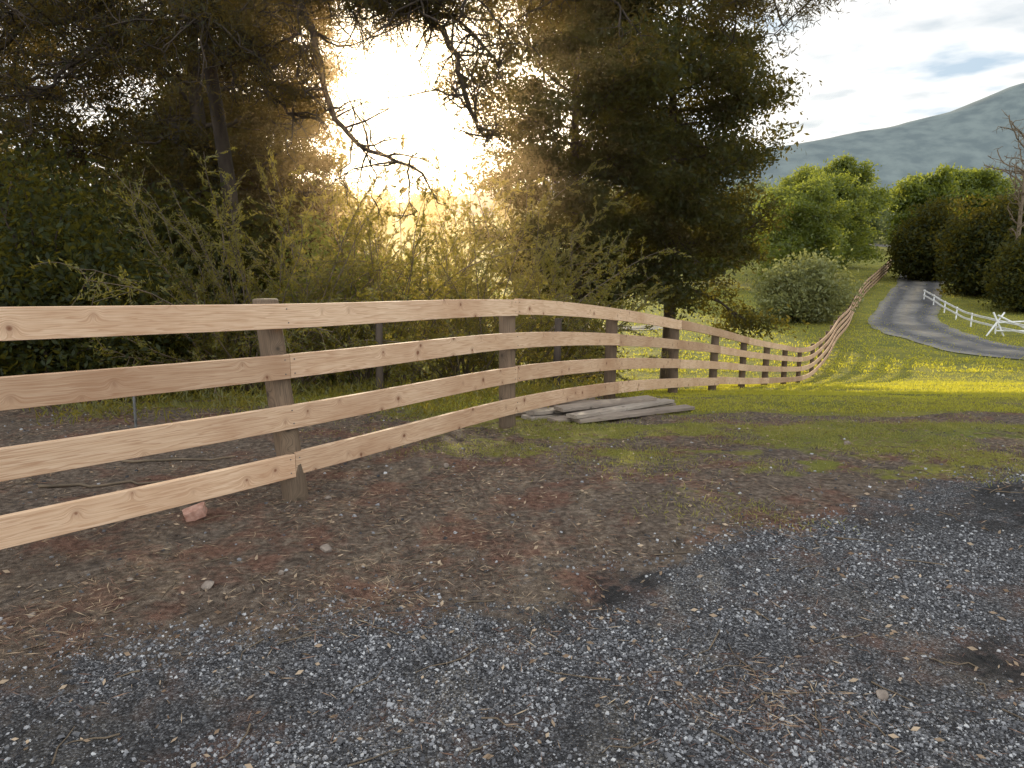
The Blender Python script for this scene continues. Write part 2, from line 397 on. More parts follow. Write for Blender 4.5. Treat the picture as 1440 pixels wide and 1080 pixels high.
# old pine with the long bare limbs that hang across the sun gap
par = empty('pine_tree'); tb = Tubes(); rng = np.random.RandomState(5); tips = []
z0 = float(H(-5.3, 13.5)); t = np.linspace(0, 1, 14)
TR = np.stack([-5.3 + .9 * t + .22 * np.sin(t * 7), 13.5 - 1.2 * t, z0 - .1 + 10.5 * t], -1); tb.add(TR, .17 * (1 - t * .75), 10)
def smooth(P, m=26):
    P = np.array(P, float); s = np.linspace(0, len(P) - 1, m); out = []
    for v in s:
        i1 = min(int(v), len(P) - 2); f = v - i1
        p0 = P[max(i1 - 1, 0)]; p1 = P[i1]; p2 = P[i1 + 1]; p3 = P[min(i1 + 2, len(P) - 1)]
        out.append(.5 * (2 * p1 + (p2 - p0) * f + (2 * p0 - 5 * p1 + 4 * p2 - p3) * f * f + (3 * p1 - p0 - 3 * p2 + p3) * f ** 3))
    return np.array(out)
limbs = [
 ([(-4.5, 12.7, 6.2), (-3.6, 11.6, 6.0), (-2.95, 11, 5.1), (-2.72, 11, 4.25), (-2.55, 11, 3.45), (-2.05, 10.9, 2.98), (-1.3, 10.9, 2.72)], .085, .5),
 ([(-4.45, 12.7, 7.2), (-3.0, 11.6, 6.6), (-1.9, 11.2, 5.7), (-1.27, 11, 4.98), (-.82, 11, 4.25), (-.62, 11, 3.6), (-.3, 10.9, 3.15)], .09, .5),
 ([(-3.4, 11.6, 5.9), (-2.6, 11.3, 5.3), (-1.9, 11.2, 4.9), (-1.3, 11.1, 4.9), (-.7, 11.1, 4.7), (-.2, 11.1, 4.2)], .05, .35),
 ([(-4.7, 12.9, 5.4), (-5.6, 11.8, 5.3), (-6.6, 11.5, 4.8), (-7.8, 11.3, 4.9), (-9.0, 11.2, 4.6)], .08, .4),
 ([(-4.7, 12.8, 6.6), (-5.5, 11.9, 5.9), (-6.2, 11.4, 5.5), (-7.2, 11, 4.3), (-7.8, 10.8, 3.9)], .07, .4),
 ([(-4.8, 13, 4.6), (-4.0, 11.9, 4.7), (-3.6, 11.6, 4.2), (-3.2, 11.3, 3.4)], .05, .5),
 ([(-4.8, 13, 4.9), (-5.4, 11.6, 4.9), (-5.9, 11.0, 4.3), (-6.6, 10.6, 3.5)], .06, .4),
 ([(-4.5, 12.6, 8.2), (-3.0, 11.6, 6.8), (-1.5, 11.3, 5.7), (.2, 11.2, 5.2), (1.5, 11.2, 5.0)], .07, .9),
 ([(-4.5, 12.6, 7.8), (-3.5, 11.2, 5.8), (-2.4, 10.6, 5.0), (-1.4, 10.5, 4.85), (-.4, 10.4, 4.8)], .05, .9),
 ([(-4.5, 12.6, 7.3), (-3.8, 12.0, 5.9), (-3.0, 11.8, 5.3), (-1.9, 12, 5.3), (-.9, 12, 5.4)], .05, .9),
 ([(-4.5, 12.6, 8.4), (-1.5, 11.8, 6.9), (1.0, 11.4, 5.9), (2.8, 11.2, 5.35), (4.3, 11.2, 5.15)], .07, .9),
 ([(-4.7, 12.7, 7.0), (-5.6, 11, 5.6), (-6.3, 10.4, 4.9), (-7.2, 10, 4.7)], .06, .4),
 ([(-4.7, 12.7, 5.9), (-4.6, 11, 5.1), (-4.4, 10.4, 4.6), (-3.8, 10, 4.5)], .05, .6),
]
for P, r, pr in limbs:
    P = smooth(P); P[3:] += rng.normal(size=(len(P) - 3, 3)) * .026
    tb.add(P, np.linspace(r, .018, len(P)), 7)
    for k in range(4, len(P)):
        for w in range(2 if k > 6 else 1):
            d = rvec(1, rng)[0]; d[2] *= .7
            L = rng.uniform(.35, 1.1)
            Q, _ = path(P[k], d, L, 5, rng, .1, .28); tb.add(Q, np.linspace(.017, .007, 6), 4)
            for _ in range(5):
                Q2, _d = path(Q[1 + rng.randint(5)], rvec(1, rng)[0] + d * .5, L * .45, 4, rng, .1, .3); tb.add(Q2, np.linspace(.009, .005, 5), 3)
                gap = (Q2[-1][0] > -2.7) and (Q2[-1][0] < -.55) and Q2[-1][2] < 4.6
                if rng.rand() < (.05 if gap else pr): tips.append(Q2[-1])
tb.mesh('trunk_and_limbs', M_bark, par)
T = np.array(tips); C = np.repeat(T, 50, axis=0); C = C + rng.normal(size=C.shape) * np.array([.13, .13, .08])
V = leaf_quads(C, .11, .014, rng); npmesh('needles', V, quads_of(V), M_pine, par)

# feathery golden shrubs behind the fence
def feather(name, x, y, r, h, mat, seed, ns=60, leaf=(.055, .015)):
    rng = np.random.RandomState(seed); par = empty(name); tb = Tubes(); Cs = []; As = []
    z0 = float(H(x, y))
    for s in range(ns):
        a = rng.rand() * 6.28; q = r * .25 * rng.rand(); e = rng.uniform(.7, 1.5)
        L = h * rng.uniform(.5, 1.2)
        d = [math.cos(a) * math.cos(e), math.sin(a) * math.cos(e), math.sin(e)]
        P, _ = path((x + math.cos(a) * q * 2, y + math.sin(a) * q, z0), d, L, 12, rng, .6, .10)
        tb.add(P, np.linspace(.016, .004, 13), 4)
        for k in range(3, 13):
            for w in range(2):
                D = P[k] - P[k - 1]; D /= np.linalg.norm(D); dd = D * .9 + rvec(1, rng)[0] * .8
                Q, _ = path(P[k] - (P[k] - P[k - 1]) * rng.rand(), dd, rng.uniform(.18, .5) * (.6 + h * .14), 5, rng, .2, .15)
                tb.add(Q, np.linspace(.005, .002, 6), 3)
                tt = rng.rand(28) * 5; i0 = np.minimum(tt.astype(int), 4)
                Cc = Q[i0] + (Q[i0 + 1] - Q[i0]) * (tt - i0)[:, None]
                Cs.append(Cc + rng.normal(size=Cc.shape) * .02); As.append(np.tile(dd / np.linalg.norm(dd), (28, 1)))
    tb.mesh('stems', M_twig, par)
    C = np.concatenate(Cs); A = np.concatenate(As)
    V = leaf_quads(C, leaf[0], leaf[1], rng, A, .8); npmesh('foliage', V, quads_of(V), mat, par)
feather('tea_tree_shrub', -3.9, 10.8, 1.6, 3.4, M_gold, 31, 62, (.058, .017))
feather('tea_tree_shrub', -2.4, 12.0, 1.5, 3.3, M_gold, 32, 54, (.062, .02))
feather('tea_tree_shrub', -.9, 13.2, 1.5, 3.4, M_gold, 33, 50, (.06, .02))
feather('tea_tree_shrub', .3, 15.0, 1.4, 3.2, M_gold, 34, 36, (.07, .022))
feather('wattle_shrub', -2.2, 18.5, 2.2, 5.8, M_gold, 35, 50, (.11, .035))
feather('wattle_shrub', -4.2, 18.0, 2.2, 5.6, M_gold, 36, 48, (.11, .035))
# dense thicket behind
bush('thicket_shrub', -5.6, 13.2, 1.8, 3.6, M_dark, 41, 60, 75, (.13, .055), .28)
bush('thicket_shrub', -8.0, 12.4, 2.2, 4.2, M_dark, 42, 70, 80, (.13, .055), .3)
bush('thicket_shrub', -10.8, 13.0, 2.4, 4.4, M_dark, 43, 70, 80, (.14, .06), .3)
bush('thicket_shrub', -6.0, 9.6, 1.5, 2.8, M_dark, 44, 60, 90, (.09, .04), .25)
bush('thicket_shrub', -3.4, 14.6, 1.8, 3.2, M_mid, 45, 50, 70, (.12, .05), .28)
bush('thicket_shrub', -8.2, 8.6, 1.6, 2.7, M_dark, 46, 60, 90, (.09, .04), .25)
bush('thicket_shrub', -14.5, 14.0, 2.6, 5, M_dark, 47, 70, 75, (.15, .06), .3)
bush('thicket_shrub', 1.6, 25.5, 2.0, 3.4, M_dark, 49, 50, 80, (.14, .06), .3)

def mass(name, spec, mat, leaf, cs, ncl, nlf, seed):
    rng = np.random.RandomState(seed); Cs = []
    for (x, y, r, h) in spec:
        z0 = float(H(x, y))
        for l in range(2):
            c = (x + rng.normal() * r * .3, y + rng.normal() * r * .3, z0 + h * rng.uniform(.45, .55))
            C, _ = crown_pts(c, (r * rng.uniform(.7, 1), r * rng.uniform(.7, 1), h * .5), ncl, nlf, cs, rng); Cs.append(C)
    C = np.concatenate(Cs); V = leaf_quads(C, leaf[0], leaf[1], rng)
    return npmesh(name, V, quads_of(V), mat)
rng = np.random.RandomState(77)
mass('forest_backdrop', [(-12.5 - 3.1 * k + rng.normal(), 33 + rng.uniform(-3, 6), 3.4, rng.uniform(7.5, 10)) for k in range(12)], M_dark, (.42, .18), .7, 60, 42, 78)
mass('shrub_line', [(-13 + 2.6 * k, 34 + rng.uniform(-2, 2), 2.0, rng.uniform(3.5, 4.8)) for k in range(5)], M_mid, (.26, .11), .4, 45, 45, 79)
spec = []
for k in range(90):
    y = rng.uniform(150, 300); x = rng.uniform(-.75, .8) * y; spec.append((x, y, rng.uniform(3.5, 6.5), rng.uniform(8, 13)))
for k in range(22):
    y = rng.uniform(120, 150); x = rng.uniform(.1, .85) * y
    if abs(x / y - .54) < .04: continue
    spec.append((x, y, rng.uniform(3.5, 5), rng.uniform(7, 10)))
mass('distant_trees', spec, M_far, (.9, .42), 1.1, 34, 26, 80)

# mid trees right
tree('wattle_tree', 25.0, 66, 8.0, 4.2, .8, .25, 46, M_mid, 51, 50, (.28, .11), .42, droop=.1)
tree('wattle_tree', 31, 78, 9.2, 4.6, 1.0, .28, 46, M_mid, 52, 50, (.32, .13), .46, droop=.1)
tree('wattle_tree', 38.5, 92, 10.6, 5.2, 1.2, .3, 46, M_mid, 53, 50, (.38, .16), .5, droop=.1)
tree('orchard_tree', 19.5, 72, 5.6, 3.0, 1.4, .18, 30, M_mid, 54, 40, (.3, .14), .4)
tree('orchard_tree', 13.5, 76, 6.0, 3.0, 1.4, .18, 30, M_mid, 55, 40, (.3, .14), .4)
tree('gum_tree', 66, 122, 11, 4.8, 2, .3, 40, M_mid, 56, 40, (.55, .26), .7)
tree('gum_tree', 77, 128, 12, 5.2, 2, .3, 40, M_mid, 57, 40, (.55, .26), .7)
bush('saltbush_shrub', 18.6, 48, 3.0, 4.4, M_grey, 61, 60, 70, (.24, .11), .38, 5)
bush('roadside_shrub', 39, 63, 4.0, 7.6, M_dark, 62, 80, 75, (.34, .16), .6, 5)
bush('roadside_shrub', 44, 64, 4.6, 8.8, M_dark, 63, 80, 75, (.34, .16), .6, 5)
bush('roadside_shrub', 42.5, 76, 4.0, 8.4, M_dark, 64, 80, 75, (.36, .16), .6, 5)
bush('roadside_shrub', 37.0, 54, 2.8, 5.4, M_dark, 65, 60, 75, (.28, .12), .5, 4)
bush('roadside_shrub', 51, 66, 5, 9.6, M_dark, 66, 80, 75, (.38, .16), .6, 4)
tree('bare_tree', 38.0, 57, 13.0, 3.6, 5, .2, 26, M_dark, 67, 0, elev=(.4, 1.0), droop=-.1, bark=M_twig, limbwig=.25, tk=3., nsub=4, ntw=2)
tree('bare_tree', 44.5, 66, 12.5, 4.0, 5, .2, 24, M_dark, 68, 0, elev=(.4, 1.0), droop=-.1, bark=M_twig, limbwig=.25, tk=3., nsub=4, ntw=2)

# weeds under the trees
rng = np.random.RandomState(90); Cs = []
for k in range(260):
    x = rng.uniform(-5, 1.6); y = rng.uniform(7.2, 13) + max(0, x) * .6
    if y < 4.61 + (x + 1.47) * 1.55 + .8: continue
    c = np.array([x, y, float(H(x, y)) + .10]); Cs.append(c + rng.normal(size=(50, 3)) * np.array([.16, .16, .07]))
C = np.concatenate(Cs); V = leaf_quads(C, .09, .014, rng, np.array([[0, 0, 1.]]), .9); npmesh('weeds', V, quads_of(V), M_gold)

# ------------------------------------------------------------ mountain
mx = np.linspace(-400, 4200, 300); my = np.linspace(1300, 3400, 110)
A, B = np.meshgrid(mx, my)
ridge = np.interp(A, [-400, 300, 560, 700, 860, 1020, 1150, 1310, 1700, 2400, 4200], [120, 205, 250, 274, 305, 333, 368, 430, 520, 560, 500])
prof = np.exp(-((B - 2050) / 480.) ** 2)
Z = ridge * prof * (.97 + .05 * fbm(A * .006, B * .006, 3, 5)) - 60 * (1 - prof) * fbm(A * .004, B * .012, 9, 3) + (np.abs(fbm(A * .003 + B * .001, B * .0012, 14, 4) - .5) * 110 - 18) * prof * (1 - sst(1750, 2030, B)) - 10
i = np.arange(109)[:, None] * 300; j = np.arange(299)[None]
F = np.stack([i + j, i + j + 1, i + 300 + j + 1, i + 300 + j], -1).reshape(-1, 4)
M_mt = noisemat('mountain_forest_haze_tint', [(.38, (.125, .155, .16)), (.62, (.18, .215, .21))], .02, 1., 0, detail=8)  # hazy distance painted into the pale blue-grey forest colour
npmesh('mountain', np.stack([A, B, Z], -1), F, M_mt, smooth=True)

# ------------------------------------------------------------ far road
def strip(name, pts, hw, mat, off, m=160, cross=7):
    P = smooth([(a, b, 0) for a, b, *_ in pts], m); wd = np.interp(np.linspace(0, len(pts) - 1, m), range(len(pts)), [p[2] if len(p) > 2 else hw for p in pts])
    T = np.gradient(P, axis=0); T /= np.linalg.norm(T, axis=1)[:, None]; Nn = np.stack([T[:, 1], -T[:, 0]], -1)
    c = np.linspace(-1, 1, cross)
    jit = 1 + (fbm(np.arange(m) * .35, np.zeros(m), 3, 3) - .5)[:, None] * .45
    x = P[:, 0:1] + Nn[:, 0:1] * c * wd[:, None] * jit; y = P[:, 1:2] + Nn[:, 1:2] * c * wd[:, None] * jit
    z = H(x, y) + off + .04 * (1 - c ** 2)
    i = np.arange(m - 1)[:, None] * cross; j = np.arange(cross - 1)[None]
    F = np.stack([i + j, i + j + 1, i + cross + j + 1, i + cross + j], -1).reshape(-1, 4)
    s = np.concatenate([[0], np.cumsum(np.linalg.norm(np.diff(P[:, :2], axis=0), axis=1))])
    uv = np.stack([np.repeat(s[:, None], cross, 1), np.repeat(c[None], m, 0)], -1).reshape(-1, 2)
    return npmesh(name, np.stack([x, y, z], -1), F, mat, uv=uv, smooth=True)
def road_mat():
    m, nt, nd, lk = newmat('road_gravel')
    tc = N(nt, 'ShaderNodeTexCoord'); sp = N(nt, 'ShaderNodeSeparateXYZ'); lk.new(tc.outputs['UV'], sp.inputs[0])
    O = tc.outputs['Object']; n1 = noise(nt, O, .5, 5); n2 = noise(nt, O, 3, 6, .7); n3 = noise(nt, O, .28, 4)
    v = math_(nt, 'ABSOLUTE', math_(nt, 'ADD', sp.outputs[1], math_(nt, 'MULTIPLY', math_(nt, 'SUBTRACT', n1, .5), .35)))
    trk = ramp(nt, v, [(.0, (.28, .24, .18)), (.25, (.17, .16, .145)), (.42, (.035, .035, .04)), (.62, (.05, .05, .06)), (.85, (.22, .20, .175)), (1, (.20, .19, .10))])
    c = mixc(nt, .33, trk, ramp(nt, n2, [(.35, (.04, .04, .045)), (.65, (.30, .28, .26))]))
    c = mixc(nt, ramp(nt, n3, [(.45, (0, 0, 0)), (.6, (.6, .6, .6))]), c, (.045, .045, .05))
    p = N(nt, 'ShaderNodeBsdfPrincipled', i_Roughness=.9); lk.new(c, p.inputs['Base Color'])
    b = N(nt, 'ShaderNodeBump', i_Strength=.6, i_Distance=.06); lk.new(n2, b.inputs['Height']); lk.new(b.outputs[0], p.inputs['Normal'])
    o = N(nt, 'ShaderNodeOutputMaterial'); lk.new(p.outputs[0], o.inputs[0]); return m
M_road = road_mat()
strip('gravel_road', [(60, 14, 2.2), (44, 21, 2.2), (32, 26, 2.2), (23.5, 32.5, 2.2), (23, 40, 2.2), (25.5, 48, 2.1), (30, 56, 2.0), (37, 68, 2.0), (44, 80, 2.1), (51.5, 93, 2.3), (61, 110, 2.6), (72, 130, 3), (74, 150, 3.2), (60, 168, 3.2), (40, 180, 3)], 2.2, M_road, .035)
M_track = noisemat('dirt_track', [(.3, (.14, .12, .09)), (.7, (.28, .25, .21))], 2, .9, .3)
strip('dirt_track', [(-8, 42), (-3, 43), (2, 43.8), (6, 44), (9, 45), (10.5, 48)], 1.1, M_track, .03, 80)

# ------------------------------------------------------------ timber fence
def wood_mat(name, light, mid, darkc, knot):
    m, nt, nd, lk = newmat(name)
    tc = N(nt, 'ShaderNodeTexCoord'); UV = tc.outputs['UV']
    sp = N(nt, 'ShaderNodeSeparateXYZ'); lk.new(UV, sp.inputs[0])
    vo = N(nt, 'ShaderNodeTexVoronoi', i_Scale=4.2); vo.voronoi_dimensions = '2D'; lk.new(UV, vo.inputs['Vector'])
    vs = N(nt, 'ShaderNodeSeparateColor'); lk.new(vo.outputs['Color'], vs.inputs[0])
    wob = noise(nt, UV, 30, 3)
    dist = math_(nt, 'ADD', vo.outputs['Distance'], math_(nt, 'MULTIPLY', math_(nt, 'SUBTRACT', wob, .5), .05))
    dist = math_(nt, 'ADD', dist, math_(nt, 'MULTIPLY', vs.outputs[0], .11))
    fall = math_(nt, 'POWER', 2.718, math_(nt, 'MULTIPLY', math_(nt, 'MULTIPLY', dist, dist), -35.))
    v2 = math_(nt, 'ADD', sp.outputs[1], math_(nt, 'MULTIPLY', fall, .06))
    cm = N(nt, 'ShaderNodeCombineXYZ'); lk.new(math_(nt, 'MULTIPLY', sp.outputs[0], .8), cm.inputs[0]); lk.new(math_(nt, 'MULTIPLY', v2, 20.), cm.inputs[1])
    g1 = noise(nt, cm.outputs[0], 1.3, 3, .5)
    cm2 = N(nt, 'ShaderNodeCombineXYZ'); lk.new(math_(nt, 'MULTIPLY', sp.outputs[0], 5.), cm2.inputs[0]); lk.new(math_(nt, 'MULTIPLY', v2, 230.), cm2.inputs[1])
    g2 = noise(nt, cm2.outputs[0], 1., 3, .6)
    ring = math_(nt, 'FRACT', math_(nt, 'MULTIPLY', g1, 8.))
    base = ramp(nt, ring, [(0, light), (.55, mid), (.88, darkc), (1, light)])
    base = mixc(nt, .2, base, mid)
    base = mixc(nt, .35, base, ramp(nt, g2, [(.3, darkc), (.65, light)]))
    lowf = noise(nt, UV, 1.3, 5)
    base = mixc(nt, ramp(nt, lowf, [(.4, (0, 0, 0)), (.7, (.65, .65, .65))]), base, darkc)
    kf = ramp(nt, dist, [(.04, (1, 1, 1)), (.07, (.75, .75, .75)), (.085, (.3, .3, .3)), (.2, (0, 0, 0))])
    base = mixc(nt, kf, base, knot)
    at = N(nt, 'ShaderNodeAttribute', attribute_name='tone')
    base = mixc(nt, 1., base, ramp(nt, at.outputs['Fac'], [(0, (.72, .67, .64)), (1, (1.03, 1.01, 1.0))]), 'MULTIPLY')
    p = N(nt, 'ShaderNodeBsdfPrincipled', i_Roughness=.75); p.inputs['Specular IOR Level'].default_value = .25
    lk.new(base, p.inputs['Base Color'])
    b = N(nt, 'ShaderNodeBump', i_Strength=.35, i_Distance=.004); lk.new(g2, b.inputs['Height']); lk.new(b.outputs[0], p.inputs['Normal'])
    o = N(nt, 'ShaderNodeOutputMaterial'); lk.new(p.outputs[0], o.inputs[0]); return m
M_pinew = wood_mat('pine_board', (.82, .625, .44), (.69, .48, .31), (.44, .25, .14), (.22, .10, .055))
M_post = wood_mat('treated_post', (.24, .17, .11), (.16, .115, .075), (.08, .058, .04), (.06, .045, .03))
M_old = wood_mat('weathered_plank', (.48, .42, .35), (.35, .30, .25), (.17, .14, .115), (.08, .07, .06))
ctrl = [(-4.6, .3, 1.50), (-3.0, 2.45, 1.40), (-1.47, 4.61, 1.27), (-.05, 7.0, 1.135), (1.29, 9.5, .84), (2.65, 12, .455), (4.0, 14.5, .034), (5.37, 17, -.42), (6.77, 19.5, -.85), (8.19, 22, -1.27), (9.62, 24.5, -1.66), (11.15, 27.2, -1.88), (13.7, 32, -1.95), (16.7, 38, -1.93), (20.4, 45, -1.93), (24.4, 53, -1.76), (29.8, 63, -1.12), (36.8, 75, -.44), (45.5, 90, .40)]
rail = smooth(ctrl, 1200); sl = np.concatenate([[0], np.cumsum(np.linalg.norm(np.diff(rail[:, :2], axis=0), axis=1))])
def rl(s): return np.stack([np.interp(s, sl, rail[:, q]) for q in range(3)], -1)
ci = [int(round(k * 1199 / (len(ctrl) - 1))) for k in range(12)]
ps = [sl[k] for k in ci]
while ps[-1] + 2.75 < sl[-1]: ps.append(ps[-1] + 2.75)
fence = empty('timber_fence'); rng = np.random.RandomState(4)
BV = []; BF = []; BU = []; BT = []; bn = 0
def board(cent, T, Nn, up, w, th, s):
    global bn
    c = .0025; a, b = th / 2, w / 2
    cs = [(-a, -b + c), (-a, b - c), (-a + c, b), (a - c, b), (a, b - c), (a, -b + c), (a - c, -b), (-a + c, -b)]
    per = np.array([0, w, w + c, w + th, w + th + c, 2 * w + th, 2 * w + th + c, 2 * w + 2 * th])
    m = len(cent); off = rng.rand(2) * 40; tone = rng.rand()
    V = np.stack([cent + Nn * q[0] + up * q[1] for q in cs], 1)
    U = np.stack([np.repeat((s + off[0])[:, None], 8, 1), np.repeat((per + off[1])[None], m, 0)], -1)
    k = np.arange(m - 1)[:, None] * 8; j = np.arange(8)[None]
    F = np.stack([k + j, k + 8 + j, k + 8 + (j + 1) % 8, k + (j + 1) % 8], -1).reshape(-1, 4)
    e = np.array([[0, 1, 2, 3], [0, 3, 4, 7], [7, 4, 5, 6]]); e2 = e[:, ::-1] + (m - 1) * 8
    BV.append(V.reshape(-1, 3)); BU.append(U.reshape(-1, 2)); BF.append(np.concatenate([F, e, e2]) + bn); BT.append(np.full(m * 8, tone)); bn += m * 8
up = np.array([0, 0, 1.])
nails = Tubes()
for row in range(4):
    st = row % 2; idx = [0] + list(range(1 + st, len(ps), 2))
    if idx[-1] != len(ps) - 1: idx.append(len(ps) - 1)
    for a, b in zip(idx[:-1], idx[1:]):
        s = np.linspace(ps[a] + .002, ps[b] - .002, 14); C = rl(s)
        T = np.gradient(C, axis=0); T[:, 2] = 0; T /= np.linalg.norm(T, axis=1)[:, None]
        Nn = np.stack([T[:, 1], -T[:, 0], 0 * T[:, 0]], -1)
        j0, j1 = rng.normal(size=2) * .006
        zj = np.linspace(j0, j1, 14)
        cent = C + Nn * (.098 + rng.uniform(-.002, .003)); cent[:, 2] += -.075 - row * .318 + zj
        board(cent, T, Nn, up, .15, .038, s)
        if C[0, 1] < 16:
            mid_s = ps[(a + b) // 2]
            for ss, zz in ((s[0] + .03, .045), (s[0] + .03, -.045), (s[-1] - .03, .045), (s[-1] - .03, -.045), (mid_s, .04), (mid_s + .01, -.045)):
                p = rl(np.array([ss]))[0] + Nn[0] * .1175 + up * (-.075 - row * .318 + zz)
                nails.add([p, p + Nn[0] * .003], [.0045, .0045], 8, True)
npmesh('rails', np.concatenate(BV), np.concatenate(BF), M_pinew, fence, dict(tone=np.concatenate(BT)), np.concatenate(BU))
M_nail = noisemat('nail_steel', [(.3, (.08, .07, .065)), (.7, (.2, .18, .16))], 50, .5, 0)
nails.mesh('nails', M_nail, fence)
PV = []; PF = []; PU = []; PT = []; pn = 0
for k, s in enumerate(ps):
    p = rl(np.array([s]))[0]; g = float(H(p[0], p[1])); K = 18
    top = p[2] + (.02 if k == 2 else rng.uniform(-.03, .015)); r = .08 if k < 4 else .075 + rng.rand() * .01
    lz = np.array([g - .3, g, g + .3, g + .7, top - .008, top, top]); rr = np.array([1.04, 1.03, 1., .98, .96, .90, 0.001]) * r
    lean = (-.095, 0) if k == 2 else (rng.normal() * .012, rng.normal() * .012)
    a = np.arange(K) * 2 * np.pi / K
    V = np.zeros((7, K, 3)); hh = (lz - g)[:, None]
    V[..., 0] = p[0] + np.cos(a) * rr[:, None] * (1 + .03 * np.sin(a * 3 + k)) + lean[0] * (hh - (top - g) * .55); V[..., 1] = p[1] + np.sin(a) * rr[:, None] + lean[1] * hh; V[..., 2] = lz[:, None]
    U = np.zeros((7, K, 2)); U[..., 0] = lz[:, None] + k * 3.7; U[..., 1] = (np.arange(K) * r * .35)[None] + k * 1.3
    i = np.arange(6)[:, None] * K; j = np.arange(K)[None]
    F = np.stack([i + j, i + (j + 1) % K, i + K + (j + 1) % K, i + K + j], -1).reshape(-1, 4)
    PV.append(V.reshape(-1, 3)); PF.append(F + pn); PU.append(U.reshape(-1, 2)); PT.append(np.full(7 * K, rng.rand() * .6 + (.4 if k < 4 else 0))); pn += 7 * K
npmesh('posts', np.concatenate(PV), np.concatenate(PF), M_post, fence, dict(tone=np.concatenate(PT)), np.concatenate(PU), smooth=True)

M_steel = noisemat('picket_steel', [(.3, (.06, .06, .06)), (.7, (.16, .16, .15))], 20, .6, .1)
for (x, y, r, h, mt, nm) in ((-1.75, 9.6, .05, 1.0, M_bark, 'old_post'), (.62, 10.2, .055, 1.1, M_bark, 'old_post'), (-3.35, 6.4, .012, .62, M_steel, 'steel_picket')):
    z = float(H(x, y)); t = Tubes(); t.add([(x, y, z - .2), (x + .01, y, z + h * .5), (x + .02, y, z + h)], [r, r * .97, r * .93], 10, True); t.mesh(nm, mt)

# ------------------------------------------------------------ plank pile
BV = []; BF = []; BU = []; BT = []; bn = 0
spec = [(.95, 8.05, .70, 2.1, 0, .16), (1.14, 7.88, .74, 2.0, 0, .14), (.75, 8.25, .64, 2.0, 0, .16), (1.33, 7.72, .62, 1.7, 0, .14), (.98, 7.98, .58, 1.9, 1, .16), (1.22, 7.86, .80, 1.8, 1, .14), (.55, 8.2, .38, 1.5, 1, .14), (1.05, 7.93, .70, 1.5, 2, .14), (.5, 8.55, .9, 1.6, 0, .14)]
for (x, y, a, L, lv, w) in spec:
    t = np.linspace(-.5, .5, 6); cx = x + math.cos(a) * L * t; cy = y + math.sin(a) * L * t
    z0 = H(cx[0], cy[0]); z1 = H(cx[-1], cy[-1])
    cz = np.linspace(z0, z1, 6) + .035 + lv * .042
    cent = np.stack([cx, cy, cz], -1); T = np.tile([math.cos(a), math.sin(a), 0], (6, 1))
    tilt = rng.normal() * .05
    upv = np.array([-math.sin(a), math.cos(a), tilt]); upv /= np.linalg.norm(upv); Nv = np.cross(T[0], upv)
    board(cent, T, np.tile(Nv, (6, 1)), upv, w, .036, t * L)
npmesh('plank_pile', np.concatenate(BV), np.concatenate(BF), M_old, None, dict(tone=np.concatenate(BT)), np.concatenate(BU))

# ------------------------------------------------------------ brick fragment, rocks
def rock(name, x, y, s, mat, seed, flat=.7):
    bm = bmesh.new(); rg = np.random.RandomState(seed)
    bmesh.ops.create_icosphere(bm, subdivisions=3, radius=1)
    pl = [rvec(1, rg)[0] for _ in range(9)]; dd = rg.uniform(.55, .85, 9)
    for v in bm.verts:
        p = np.array(v.co)
        for n_, d_ in zip(pl, dd):
            q = p @ n_
            if q > d_: p = p - n_ * (q - d_)
        v.co = Vector((p[0] * s, p[1] * s * .75, p[2] * s * flat))
    me = bpy.data.meshes.new(name); bm.to_mesh(me); bm.free(); me.materials.append(mat)
    o = link(bpy.data.objects.new(name, me)); o.location = (x, y, float(Hm(x, y)) + s * flat * .35); o.rotation_euler = (0, 0, rg.rand() * 6); return o
M_rock = noisemat('field_stone_rock', [(.3, (.14, .11, .09)), (.7, (.36, .30, .25))], 12, .9, .5)
M_brick = noisemat('brick_clay', [(.3, (.36, .18, .13)), (.7, (.62, .40, .32))], 25, .9, .5)
bm = bmesh.new(); bmesh.ops.create_cube(bm, size=1); bmesh.ops.bevel(bm, geom=bm.edges[:], offset=.06, segments=2)
bmesh.ops.subdivide_edges(bm, edges=bm.edges[:], cuts=1)
for v in bm.verts:
    v.co = Vector((v.co.x * .12 * (1 + (.35 * v.co.y if v.co.x > .2 else 0)) + R.normal() * .002, v.co.y * .075 + R.normal() * .002, v.co.z * .06 + R.normal() * .002))
me = bpy.data.meshes.new('broken_brick'); bm.to_mesh(me); bm.free(); me.materials.append(M_brick)
o = link(bpy.data.objects.new('broken_brick', me)); o.location = (-1.9, 4.22, float(Hm(-1.9, 4.22)) + .035); o.rotation_euler = (.15, -.25, .5)
for q, (x, y, s) in enumerate(((-1.0, 3.75, .045), (-1.45, 3.3, .035), (-1.15, 3.45, .02), (-1.85, 3.35, .018), (-1.2, 4.6, .03), (-2.1, 3.0, .02), (-.5, 5.4, .03), (1.35, 2.45, .03), (2.9, 6.2, .04))):
    rock('field_stone', x, y, s, M_rock, 100 + q)

